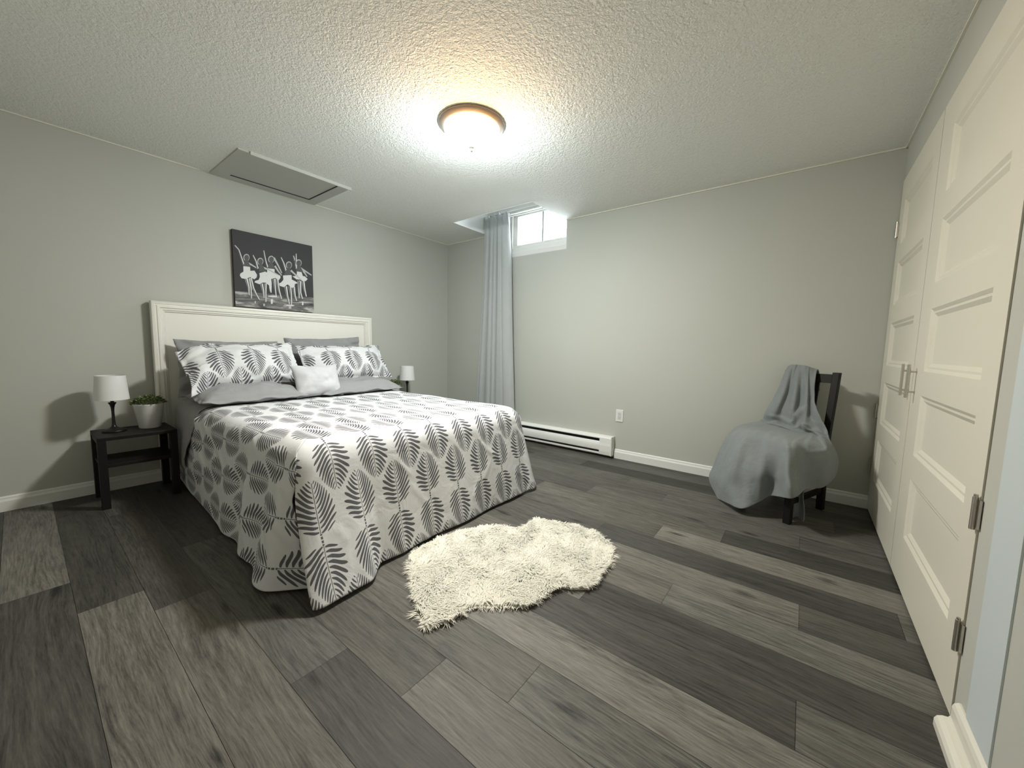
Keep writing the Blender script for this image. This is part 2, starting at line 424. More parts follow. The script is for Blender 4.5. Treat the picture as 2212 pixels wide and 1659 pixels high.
# closet doors
def panel_door(name, y0, y1, ya, yb):
    x = RX-0.004
    zs = [0.012, .230, .492, .597, .857, .960, 1.220, 1.325, 1.583, 1.690, 1.950, DZ-.002]
    mb = MB()
    ysn = [y0, ya, yb, y1]
    prof = [(0, 0), (0.012, 0.0075), (0.020, 0.0075), (0.034, 0.016)]
    for i in range(3):
        for j in range(len(zs)-1):
            a, b, c, d = ysn[i], ysn[i+1], zs[j], zs[j+1]
            if i == 1 and j % 2 == 1:
                vs = []
                for ins, dep in prof:
                    vs += [(x+dep, a+ins, c+ins), (x+dep, b-ins, c+ins), (x+dep, b-ins, d-ins), (x+dep, a+ins, d-ins)]
                fs = [(k*4+q, k*4+(q+1) % 4, k*4+4+(q+1) % 4, k*4+4+q) for k in range(3) for q in range(4)]+[(12, 13, 14, 15)]
                mb.add(vs, fs)
            else:
                mb.add([(x, a, c), (x, b, c), (x, b, d), (x, a, d)], [(0, 1, 2, 3)])
    z0, z1, xb = zs[0], zs[-1], x+0.036
    mb.add([(x, y0, z0), (x, y1, z0), (x, y1, z1), (x, y0, z1), (xb, y0, z0), (xb, y1, z0), (xb, y1, z1), (xb, y0, z1)],
           [(0, 1, 5, 4), (1, 2, 6, 5), (2, 3, 7, 6), (3, 0, 4, 7), (4, 5, 6, 7)])
    bm_o = mb.build(name, M_door)
    bm = bmesh.new(); bm.from_mesh(bm_o.data); bmesh.ops.remove_doubles(bm, verts=bm.verts[:], dist=1e-5); bmesh.ops.recalc_face_normals(bm, faces=bm.faces[:]); bm.to_mesh(bm_o.data); bm.free()
    return struct(bm_o)
d1 = panel_door('door_1', -0.893, -0.006, -0.765, -0.135)
d2 = panel_door('door_2', -1.866, -0.901, -1.745, -1.080)
def pull(y, parent):
    mb = MB().tube((RX-0.032, y, 0.835), (RX-0.032, y, 0.985), 0.0055)
    for z in (0.862, 0.953): mb.tube((RX-0.032, y, z), (RX-0.003, y, z), 0.0038, 12)
    return autosmooth(mb.build('handle', M_nickel, parent))
pull(-0.845, d1); pull(-0.968, d2)
def hinge(y, z, parent):
    mb = MB().tube((RX-0.012, y, z-0.045), (RX-0.012, y, z+0.045), 0.006, 12).tube((RX-.012, y, z+.045), (RX-.012, y, z+.052), .0045, 10)
    mb.box(RX-0.008, RX-0.003, y-0.016, y+0.016, z-0.04, z+0.04)
    return autosmooth(mb.build('hinge', M_nickel, parent))
for z in (0.30, 0.66, 1.80): hinge(-0.014, z, d1)
for z in (0.25, 0.605, 1.80): hinge(-1.862, z, d2)

# attic hatch in the ceiling
t = thing('ceiling_hatch', 'flat rectangular access panel set in the ceiling above the picture', 'hatch', (0.37, -2.04, H))
hx0, hx1, hy0, hy1 = 0.015, 0.640, -2.44, -1.66
fr = MB().box(hx1-0.012, hx1, -2.372, -1.655, H-0.022, H+.0)
fr.box(hx0, 0.100, hy0, hy1, H-0.010, H); fr.box(0.100, hx1-0.012, hy0, -2.335, H-0.010, H); fr.box(0.100, hx1-0.012, -1.745, hy1, H-0.010, H)
fr.build('frame', M_smooth_ceil, t)
MB().box(0.106, hx1-0.014, -2.330, -1.751, H-0.004, H-0.0005).build('panel', M_smooth_ceil, t)
gp = MB().box(0.100, 0.106, -2.335, -1.745, H-0.0102, H-0.0015).box(0.106, hx1-.012, -1.751, -1.745, H-0.0102, H-0.0015)  # solid dark strips painted in for the shade along the recessed panel's edges
gp.build('gap_shade', M_dark, t)

# ------------------------------------------------------------------ ceiling light
t = thing('ceiling_light', 'round flush ceiling light with glowing frosted glass bowl', 'ceiling light', (LAMP.x, LAMP.y, H))
c0 = (LAMP.x, LAMP.y, 0)
autosmooth(MB().lathe([(0.155, H), (0.186, H), (0.190, H-0.006), (0.188, H-0.012), (0.178, H-0.018), (0.170, H-0.026), (0.160, H-0.028), (0.157, H-0.024), (0.150, H-0.012), (0.02, H-0.010)], c0, 72).build('pan', M_pan, t), 50)
gm = bpy.data.materials.new('glowing frosted glass'); gm.use_nodes = True
nt = gm.node_tree; nt.nodes.remove(nt.nodes['Principled BSDF'])
tr = nt.nodes.new('ShaderNodeBsdfTransparent'); tr.inputs[0].default_value = (0.95, 0.95, 0.95, 1)
em = nt.nodes.new('ShaderNodeEmission'); em.inputs[0].default_value = (1.0, 0.96, 0.90, 1); tcn = nt.nodes.new('ShaderNodeTexCoord'); dp = nt.nodes.new('ShaderNodeVectorMath'); dp.operation = 'DOT_PRODUCT'; dp.inputs[1].default_value = (3.2, -3.2, 0)
sb = nt.nodes.new('ShaderNodeVectorMath'); sb.operation = 'SUBTRACT'; sb.inputs[1].default_value = (LAMP.x, LAMP.y, 0)
nt.links.new(tcn.outputs['Object'], sb.inputs[0]); nt.links.new(sb.outputs[0], dp.inputs[0])
rp = nt.nodes.new('ShaderNodeValToRGB'); rp.color_ramp.elements[0].position = 0.0; rp.color_ramp.elements[0].color = (0.80, 0.95, 1.0, 1)
rp.color_ramp.elements[1].position = 0.50; rp.color_ramp.elements[1].color = (1.0, 0.50, 0.09, 1)
szn = nt.nodes.new('ShaderNodeSeparateXYZ'); nt.links.new(tcn.outputs['Object'], szn.inputs[0])
mrn = nt.nodes.new('ShaderNodeMapRange'); mrn.inputs['From Min'].default_value = H-0.125; mrn.inputs['From Max'].default_value = H-0.03
mrn.inputs['To Min'].default_value = 1.0; mrn.inputs['To Max'].default_value = 0.0
nt.links.new(szn.outputs[2], mrn.inputs['Value']); 
pwn = nt.nodes.new('ShaderNodeMath'); pwn.operation = 'POWER'; pwn.inputs[1].default_value = 1.6; nt.links.new(mrn.outputs[0], pwn.inputs[0])
mdn = nt.nodes.new('ShaderNodeMath'); mdn.operation = 'MULTIPLY_ADD'; mdn.inputs[1].default_value = BOWL*1.46; mdn.inputs[2].default_value = BOWL*0.030
nt.links.new(pwn.outputs[0], mdn.inputs[0]); nt.links.new(mdn.outputs[0], em.inputs[1])
nt.links.new(dp.outputs['Value'], rp.inputs[0]); mr2 = nt.nodes.new('ShaderNodeMapRange'); mr2.inputs['From Min'].default_value = H-0.120; mr2.inputs['From Max'].default_value = H-0.07
nt.links.new(szn.outputs[2], mr2.inputs['Value'])
mxc = nt.nodes.new('ShaderNodeMix'); mxc.data_type = 'RGBA'; mxc.inputs[6].default_value = (0.985, 1.0, 0.96, 1)
nt.links.new(mr2.outputs[0], mxc.inputs[0]); nt.links.new(rp.outputs[0], mxc.inputs[7]); nt.links.new(mxc.outputs[2], em.inputs[0])
mx = nt.nodes.new('ShaderNodeMixShader'); mx.inputs[0].default_value = 0.97
nt.links.new(tr.outputs[0], mx.inputs[1]); nt.links.new(em.outputs[0], mx.inputs[2]); nt.links.new(mx.outputs[0], nt.nodes['Material Output'].inputs[0])
bp = [(0.158*math.cos(a)**0.75, (H-0.026)-0.100*math.sin(a)) for a in [i*PI/2/18 for i in range(18)]]+[(0.004, H-0.126)]
MB().lathe(bp, c0, 64, cap=False).build('glass_bowl', gm, t, smooth=True)
autosmooth(MB().lathe([(0.002, H-0.122), (0.017, H-0.125), (0.018, H-0.129), (0.010, H-0.133), (0.007, H-0.138), (0.010, H-0.143), (0.008, H-0.149), (0.001, H-0.152)], c0, 24).build('finial', M_nickel, t), 60)

# ------------------------------------------------------------------ bed
bed = thing('bed', 'large bed with white moulded headboard against the left wall', 'bed', (0.08, -1.98, 0))
HY0, HY1, HZ = -2.828, -1.132, 1.300
hb = MB().box(0.022, 0.050, HY0+0.004, HY1-0.004, 0.10, HZ-0.004)
for y in (HY0+0.01, HY1-0.09): hb.box(0.022, 0.050, y, y+0.08, 0, 0.10)
head = hb.build('headboard', M_head, bed)
prof = [(0, -0.026), (0, 0.022), (0.004, 0.027), (0.013, 0.030), (0.019, 0.027), (0.021, 0.022), (0.027, 0.022), (0.031, 0.028), (0.044, 0.028),
        (0.049, 0.021), (0.060, 0.020), (0.064, 0.012), (0.071, 0.010), (0.075, 0.001)]
mb = MB(); vs = []
for ins, h in prof:
    vs += [(0.050+h, HY0+ins, 0.10), (0.050+h, HY0+ins, HZ-ins), (0.050+h, HY1-ins, HZ-ins), (0.050+h, HY1-ins, 0.10)]
mb.add(vs, [(k*4+q, k*4+q+1, k*4+5+q, k*4+4+q) for k in range(len(prof)-1) for q in range(3)])
autosmooth(mb.build('moulding', M_head, head), 40)
fb = MB().box(0.06, 2.02, -2.69, -1.27, 0.12, 0.30, bev=0.01)
fb.build('box_spring', M_matt, bed)
MB().box(0.06, 2.03, -2.70, -1.26, 0.30, 0.585, bev=0.06).build('mattress', M_matt, bed, smooth=True)
for x in (0.12, 1.94):
    for y in (-2.66, -1.36): MB().box(x, x+0.05, y, y+0.05, 0, 0.12).build('leg', M_black, bed)

# duvet: cloth laid over the mattress and hanging on three sides
DX1, DYL, DYR, DZT = 2.100, -2.750, -1.215, 0.605      # planes where the hanging sides start, top height
RF, RS = 0.13, 0.10                                     # radius of the rolled edge, foot and sides
def sst(a, b, x):
    t = min(1, max(0, (x-a)/(b-a))); return t*t*(3-2*t)
CREASE = []
_r = random.Random(21)
for k in range(38):
    x, d = _r.uniform(.5, 2.1), _r.uniform(0.02, .45); an = _r.gauss(0.75, .25); l = _r.uniform(.12, .34)
    CREASE.append((x, d, x+l*math.cos(an), d+l*math.sin(an), _r.uniform(.006, .012), _r.uniform(.007, .013)))
CREASEF = []
for k in range(16):
    x, d = _r.uniform(-2.7, -1.2), _r.uniform(0.15, .6); an = _r.gauss(1.3, .5); l = _r.uniform(.08, .25)
    CREASEF.append((x, d, x+l*math.cos(an), d+l*math.sin(an), _r.uniform(.004, .008), _r.uniform(.007, .012)))
def creases(x, y, lst):
    t = 0
    for x0, y0, x1, y1, am, w in lst:
        dx, dy = x1-x0, y1-y0; L2 = dx*dx+dy*dy
        k = ((x-x0)*dx+(y-y0)*dy)/L2
        if k < -0.2 or k > 1.2: continue
        kk = min(1, max(0, k)); q = math.hypot(x-x0-dx*kk, y-y0-dy*kk)
        if q < 3*w: t += am*math.exp(-(q/w)**2)*math.sin(PI*min(1, max(0, (k+.2)/1.4)))
    return t
def roll(d, r, tilt):
    """(outward from where the roll starts, drop)"""
    q = r*PI/2
    if d < q*(1-tilt*2/PI): return r*math.sin(d/r), r*(1-math.cos(d/r))
    q0 = q*(1-tilt*2/PI); o0, z0 = r*math.sin(q0/r), r*(1-math.cos(q0/r))
    return o0+(d-q0)*math.sin(tilt), z0+(d-q0)*math.cos(tilt)
D_F, D_S = 0.672, 0.655                                 # cloth length from the start of the roll to the hem
def top_pt(u, v, off=0):
    z = DZT+0.007*noise.noise(Vector((u*2.2, v*2.2, 1)))+0.0045*noise.noise(Vector((u*7, v*7, 4)))+off
    z += creases(u, -(v+2.75)*0.6, CREASE)*0.5*sst(-2.0, -2.4, v)
    return (u, v, z)
def foot_pt(v, d, off=0):
    """front face; v may run past the mattress corner"""
    k = d/D_F
    o, dr = roll(d, RF+off, 0.20)
    x = DX1-RF+o
    x += 0.105*sst(-2.43, -2.56, v)*k**2.2+0.020*sst(-1.30, -1.18, v)*k**2
    x += (0.006*noise.noise(Vector((v*3.5, d*1.5, 8)))+0.010*math.sin(v*13+1)*k**2*0.7+0.008*math.exp(-((v+1.22)/.03)**2))*min(1, d*5)
    x += creases(v, d, CREASEF)*min(1, d*6)
    # round the two upright corners
    for e in (v-(DYL-0.01-0.07*k), (DYR+0.01+0.09*k)-v):
        e = max(e, 0); w = 0.085
        if e < w: x -= (0.055-0.01*k)*(1-e/w)**2*sst(0.0, .10, d)
    b = top_pt(DX1-RF, min(max(v, DYL+RS), DYR-RS))[2]
    return (x, v, max(b-dr+off, 0.012))
def side_pt(u, d, sgn, off=0):
    """left (sgn=-1) or right (+1) face"""
    k = d/D_S
    o, dr = roll(d, RS+off, 0.03)
    g = o
    g += (0.040*sst(.5, 1.5, u)+0.055*sst(1.5, 1.95, u)-0.10*sst(2.0, 2.16, u))*k**1.7
    g += 0.016*math.sin((u-1.2)*19)*sst(1.1, 1.6, u)*sst(0.2, .6, k)+0.006*noise.noise(Vector((u*3.5, d*2, 3)))*min(1, d*8)
    if sgn < 0: g += creases(u, d, CREASE)*min(1, d*8)
    e = max(2.17-u, 0)
    if e < 0.085: g -= 0.050*(1-e/0.085)**2*sst(0, .1, d)
    y = (DYL+RS-g) if sgn < 0 else (DYR-RS+g)
    b = top_pt(u if u < DX1-RF else DX1-RF, DYL+RS if sgn < 0 else DYR-RS)[2]
    lift = 0.05*sst(.6, .2, u)*k
    return (u, y, max(b-dr+off+lift, 0.014))
def ext(d):                                             # how far the foot face runs past the side's roll start
    o = roll(d, RS, 0.03)[0]
    return o+0.020*sst(0.12, 0.35, d)+0.012*sst(.3, .67, d)
def sext(d):
    o = roll(d, RF, 0.20)[0]
    return o-0.045*sst(0.14, 0.30, d)
def cloth_obj(name, co, uv, F, m, thick, parent=None, sub=1, offset=0):
    me = bpy.data.meshes.new(name); me.from_pydata([tuple(map(float, c)) for c in co], [], F); me.materials.append(m)
    ul = me.uv_layers.new(name='cloth')
    li = np.empty(len(me.loops), np.int32); me.loops.foreach_get('vertex_index', li)
    ul.data.foreach_set('uv', np.asarray(uv)[li].astype(np.float32).ravel())
    bm = bmesh.new(); bm.from_mesh(me); bmesh.ops.remove_doubles(bm, verts=bm.verts[:], dist=0.0008); bmesh.ops.recalc_face_normals(bm, faces=bm.faces[:]); bm.to_mesh(me); bm.free()
    me.polygons.foreach_set('use_smooth', [True]*len(me.polygons)); me.update()
    o = bpy.data.objects.new(name, me); C.objects.link(o)
    if parent: o.parent = parent; o.matrix_parent_inverse = Matrix.Translation(-parent.location)
    if thick:
        s = o.modifiers.new('thick', 'SOLIDIFY'); s.thickness = thick; s.offset = offset
    if sub:
        s = o.modifiers.new('sub', 'SUBSURF'); s.levels = sub; s.render_levels = sub
    return o
def drape(u0, u1, dl, foot, off):
    V = []; UV = []; F = []
    def patch(fn, na, nb):
        k = len(V)
        for i in range(na+1):
            for j in range(nb+1):
                p, q = fn(i/na, j/nb); V.append(p); UV.append(q)
        for i in range(na):
            for j in range(nb):
                a = k+i*(nb+1)+j; F.append((a, a+nb+1, a+nb+2, a+1))
    ue = DX1-RF if foot else u1
    nu = max(8, int((ue-u0)/0.0165)); nv = 88
    va, vb = DYL+RS, DYR-RS
    patch(lambda a, b: (top_pt(u0+(ue-u0)*a, va+(vb-va)*b, off), (u0+(ue-u0)*a, va+(vb-va)*b)), nu, nv)
    nd = 42
    if foot:
        def f(a, b):
            d = D_F*a; e = ext(d); e2 = e+0.050*sst(.15, .67, d); v = va-e+(vb-va+e+e2)*b; return foot_pt(v, d, off), (ue+d, v)
        patch(f, nd, nv)
    for sgn in (-1, 1):
        dm = dl if sgn < 0 else min(dl, D_S)
        def f(a, b):
            d = dm*b; ex = sext(d) if foot else 0
            u = u0+(ue-u0+ex)*a; return side_pt(u, d, sgn, off), (u, va-d if sgn < 0 else vb+d)
        patch(f, nu, max(10, int(nd*dm/D_S)))
    return V, UV, F
V_, UV_, F_ = drape(.20, 0, D_S, True, 0)
o = cloth_obj('duvet_cover', V_, UV_, F_, M_leaf, 0.006)
tag(o, 'white duvet cover printed with grey palm leaves draped over the bed', 'bedding')
V_, UV_, F_ = drape(.19, .66, 0.50, False, 0.008)
V_ = [(x+(0.03*math.sin(3*y)-0.07*(y+2.0)-0.20*sst(.56, .2, z)*(1 if y < -2 else 0))*max(0, (x-.19)/.47)**2, y-0.012*sst(.5, .2, z), z) for x, y, z in V_]
o = cloth_obj('top_sheet', V_, UV_, F_, M_greyfab, 0.004)
tag(o, 'plain grey sheet folded down under the pillows and over the bedside', 'bedding')

# pillows
def pillow(name, m, c, wdir, updir, w, h, t, seed, label, cat='pillow', group=None, fl=0.0, bend=None, n=44, pinch=0.06, wr=0.012, sq=2.6, under=1.0):
    c = Vector(c); wd = Vector(wdir).normalized(); up = Vector(updir); up = (up-wd*up.dot(wd)).normalized(); nr = wd.cross(up).normalized()
    V = []; UV = []; F = []
    for side in (1, -1):
        base = len(V)
        for i in range(n+1):
            for j in range(n+1):
                a = -1+2*i/n; b = -1+2*j/n
                a = math.sin(a*PI/2)*0.45+a*0.55; b = math.sin(b*PI/2)*0.45+b*0.55
                k = 1-fl
                aa = min(1, abs(a)/k); bb = min(1, abs(b)/k)
                th = t/2*max(0, 1-aa**sq)**0.60*max(0, 1-bb**sq)**0.60*(under if side < 0 else 1)
                px = a*w/2*(1-pinch*(1-b*b)); pz = b*h/2*(1-pinch*1.2*(1-a*a))
                q = Vector((a*2.2+seed, b*2.2, side*0.6+seed))
                q2 = Vector((a*2.2+seed, b*2.2, seed)); wrk = (noise.noise(q2*1.3)*1.0+noise.noise(q2*3.1)*0.45)*wr
                edge = max(aa, bb)**3
                z = side*(th*(1+0.25*noise.noise(q)+0.12*min(1, wr*60)*noise.noise(q*3.3))+0.0015)+wrk*(0.35+0.9*edge)
                p = Vector((px, pz, z))
                if bend: p = bend(p, a, b)
                V.append(c+wd*p.x+up*p.y+nr*p.z); UV.append((pz+ (0.5 if side < 0 else 0), px))
        for i in range(n):
            for j in range(n):
                q0 = base+i*(n+1)+j; F.append((q0, q0+n+1, q0+n+2, q0+1) if side > 0 else (q0, q0+1, q0+n+2, q0+n+1))
    # join the rims
    m0 = (n+1)*(n+1)
    ringi = [j for j in range(n+1)]+[i*(n+1)+n for i in range(1, n+1)]+[n*(n+1)+j for j in range(n-1, -1, -1)]+[i*(n+1) for i in range(n-1, 0, -1)]
    for k in range(len(ringi)):
        a, b = ringi[k], ringi[(k+1) % len(ringi)]; F.append((a, b, b+m0, a+m0))
    me = bpy.data.meshes.new(name); me.from_pydata([tuple(v) for v in V], [], F); me.materials.append(m)
    ul = me.uv_layers.new(name='cloth')
    for l in me.loops: ul.data[l.index].uv = UV[l.vertex_index]
    bm = bmesh.new(); bm.from_mesh(me); bmesh.ops.recalc_face_normals(bm, faces=bm.faces[:]); bm.to_mesh(me); bm.free()
    me.polygons.foreach_set('use_smooth', [True]*len(me.polygons))
    o = bpy.data.objects.new(name, me); C.objects.link(o)
    return tag(o, label, cat, group)
pillow('pillow', M_greyfab, (0.165, -2.395, 0.83), (0, 1, 0), (-0.12, 0, 1), 0.68, 0.42, 0.13, 1.3,
       'plain grey pillow leaning on the headboard, nearer the bedside table with the plant in front', group='grey pillows', wr=0.03)
pillow('pillow', M_greyfab, (0.165, -1.655, 0.87), (0, 1, 0.05), (-0.12, 0, 1), 0.70, 0.43, 0.13, 5.1,
       'plain grey pillow leaning on the headboard at the far side, behind a leaf-print pillow', group='grey pillows', wr=0.03)
pillow('pillow', M_greyfab, (0.545, -2.42, 0.645), (0, 1, 0), (-1, 0, 0.04), 0.63, 0.44, 0.17, 8.2,
       'grey pillow lying flat under the near leaf-print pillow', group='grey pillows', pinch=0.02, sq=3.6, under=0.35, fl=0.03)
pillow('pillow', M_greyfab, (0.545, -1.62, 0.645), (0, 1, 0), (-1, 0, 0.04), 0.74, 0.44, 0.16, 3.7,
       'grey pillow lying flat under the far leaf-print pillow', group='grey pillows', pinch=0.02, sq=3.6, under=0.35, fl=0.03)
def droop(p, a, b):
    if a < -0.45:
        k = (-0.45-a)/0.55
        p.y -= 0.07*k*k; p.z += 0.05*k*k*(1 if b < 0 else -0.2)
    return p
pillow('pillow', M_leafp, (0.405, -2.385, 0.860), (-0.03, 1, 0.03), (-0.58, 0, 0.80), 0.76, 0.38, 0.17, 2.2,
       'leaf-print pillow with drooping corner, nearer the bedside table', group='leaf-print pillows', fl=0.07, bend=droop, wr=0.02)
pillow('pillow', M_leafp, (0.405, -1.600, 0.862), (0.02, 1, 0.01), (-0.58, 0, 0.80), 0.80, 0.37, 0.17, 7.9,
       'leaf-print pillow on the far side of the bed', group='leaf-print pillows', fl=0.07, wr=0.016)
pillow('cushion', M_cushfab, (0.665, -1.985, 0.735), (0.02, 1, 0.0), (-0.42, 0, 0.90), 0.36, 0.27, 0.14, 4.4,
       'small pale grey cushion in front of the leaf-print pillows', cat='cushion', pinch=0.09, wr=0.004)

# ------------------------------------------------------------------ bedside tables and what stands on them
def nightstand(y0, y1, label):
    x0, x1, z = 0.086, 0.416, 0.44
    t = thing('nightstand', label, 'side table', ((x0+x1)/2, (y0+y1)/2, 0), 'black bedside tables')
    bevel(MB().box(x0, x1, y0, y1, z-0.022, z).build('top', M_black, t), 0.003)
    bevel(MB().box(x0+0.01, x1-0.01, y0+0.01, y1-0.01, 0.250, 0.270).build('shelf', M_black, t), 0.002)
    for (a, b) in ((x0, y0), (x1-0.038, y0), (x0, y1-0.038), (x1-0.038, y1-0.038)):
        bevel(MB().box(a, a+0.038, b, b+0.038, 0, z-0.022).build('leg', M_black, t), 0.002)
    for ya in (y0+0.004, y1-0.018): MB().box(x0+0.038, x1-0.038, ya, ya+0.014, z-0.045, z-0.022).build('rail', M_black, t)
    return t
ns = nightstand(-3.160, -2.795, 'black two-tier side table nearest the picture edge, left of the bed')
copy_tree(ns, (0, 2.14, 0), 'black side table on the far side of the bed by the corner', 'black bedside tables')
def lamp():
    c = (0.225, -3.065, 0.44)
    t = thing('table_lamp', 'small black table lamp with white shade on the near side table', 'lamp', c, 'bedside lamps')
    pr = [(0.001, 0), (0.056, 0), (0.058, 0.004), (0.056, 0.010), (0.042, 0.016), (0.024, 0.022), (0.013, 0.031), (0.009, 0.045), (0.0075, 0.08), (0.007, 0.13), (0.009, 0.155),
          (0.013, 0.172), (0.019, 0.182), (0.019, 0.186), (0.009, 0.188), (0.007, 0.205), (0.001, 0.206)]
    autosmooth(MB().lathe(pr, c, 40).build('base', M_blackmetal, t), 50)
    zb, zt = 0.205, 0.358
    n = 64; mb = MB()
    mb.lathe([(0.081, zb), (0.070, zt), (0.0685, zt), (0.0795, zb), (0.081, zb)], c, n, cap=False)
    sh = mb.build('lamp_shade', M_shade, t); autosmooth(sh, 40)
    sp = MB()
    for k in range(3):
        a = k*2*PI/3; sp.tube((c[0], c[1], c[2]+0.205), (c[0]+0.0795*math.cos(a), c[1]+0.0795*math.sin(a), c[2]+zb+0.004), 0.0015, 6)
    sp.build('shade_ring', M_blackmetal, t)
    return t
lp = lamp()
copy_tree(lp, (0, 2.262, 0), 'small black table lamp with white shade beyond the bed, near the corner', 'bedside lamps')
M_leafg = mat('plant leaf green', (0.085, 0.125, 0.03, 1), 0.5)
def _lg():
    m = M_leafg; oi = N(m, 'ShaderNodeAttribute', attribute_name='shade')
    L(m, mixc(m, oi.outputs['Fac'], (0.035, 0.060, 0.012, 1), (0.20, 0.24, 0.07, 1)), P(m).inputs['Base Color'])
_lg()
def plant():
    c = Vector((0.215, -2.895, 0.44))
    t = thing('potted_plant', 'small leafy green plant in a white pot beside the near lamp', 'plant', c, 'bedside plants')
    pr = [(0.001, 0), (0.053, 0), (0.056, 0.004), (0.0765, 0.152), (0.0785, 0.155), (0.0785, 0.162), (0.073, 0.162), (0.070, 0.140), (0.001, 0.140)]
    autosmooth(MB().lathe(pr, c, 56).build('pot', M_pot, t), 40)
    MB().lathe([(0.001, 0.139), (0.070, 0.139), (0.060, 0.148), (0.001, 0.150)], c, 30).build('soil', M_soil, t)
    rr = random.Random(5); mb = MB(); sh = []
    for k in range(420):
        a = rr.uniform(0, 2*PI); r = 0.085*math.sqrt(rr.random()); 
        z = 0.155+0.065*(1-(r/0.095)**2)*rr.uniform(0.3, 1.0)
        q = c+Vector((r*math.cos(a), r*math.sin(a), z))
        d = Vector((math.cos(a+rr.uniform(-.9, .9))*rr.uniform(.3, 1), math.sin(a+rr.uniform(-.9, .9))*rr.uniform(.3, 1), rr.uniform(-.1, .8))).normalized()
        s = d.cross(Vector((rr.uniform(-.4, .4), rr.uniform(-.4, .4), 1))).normalized(); l = rr.uniform(.012, .022); w = l*0.30
        nrm = d.cross(s)
        mb.add([q, q+d*l*0.45+s*w-nrm*.001, q+d*l, q+d*l*0.45-s*w-nrm*.001, q+d*l*0.5+nrm*0.002], [(0, 1, 4), (1, 2, 4), (2, 3, 4), (3, 0, 4)])
        b = rr.random()**1.5; sh += [b]*4
    for k in range(38):
        a = rr.uniform(0, 2*PI); r = 0.05*rr.random()
        p0 = c+Vector((0.6*r*math.cos(a), .6*r*math.sin(a), 0.145)); p1 = c+Vector((1.4*r*math.cos(a), 1.4*r*math.sin(a), 0.145+rr.uniform(.03, .06)))
        mb.tube(p0, p1, 0.0009, 4); sh += [0.1]*6
    o = mb.build('foliage', M_leafg, t, fix=False)
    ca = o.data.attributes.new('shade', 'FLOAT', 'FACE'); ca.data.foreach_set('value', sh)
    return t
pl = plant()
copy_tree(pl, (0, 1.915, 0), 'small leafy green plant in a pot beyond the far leaf-print pillow', 'bedside plants')

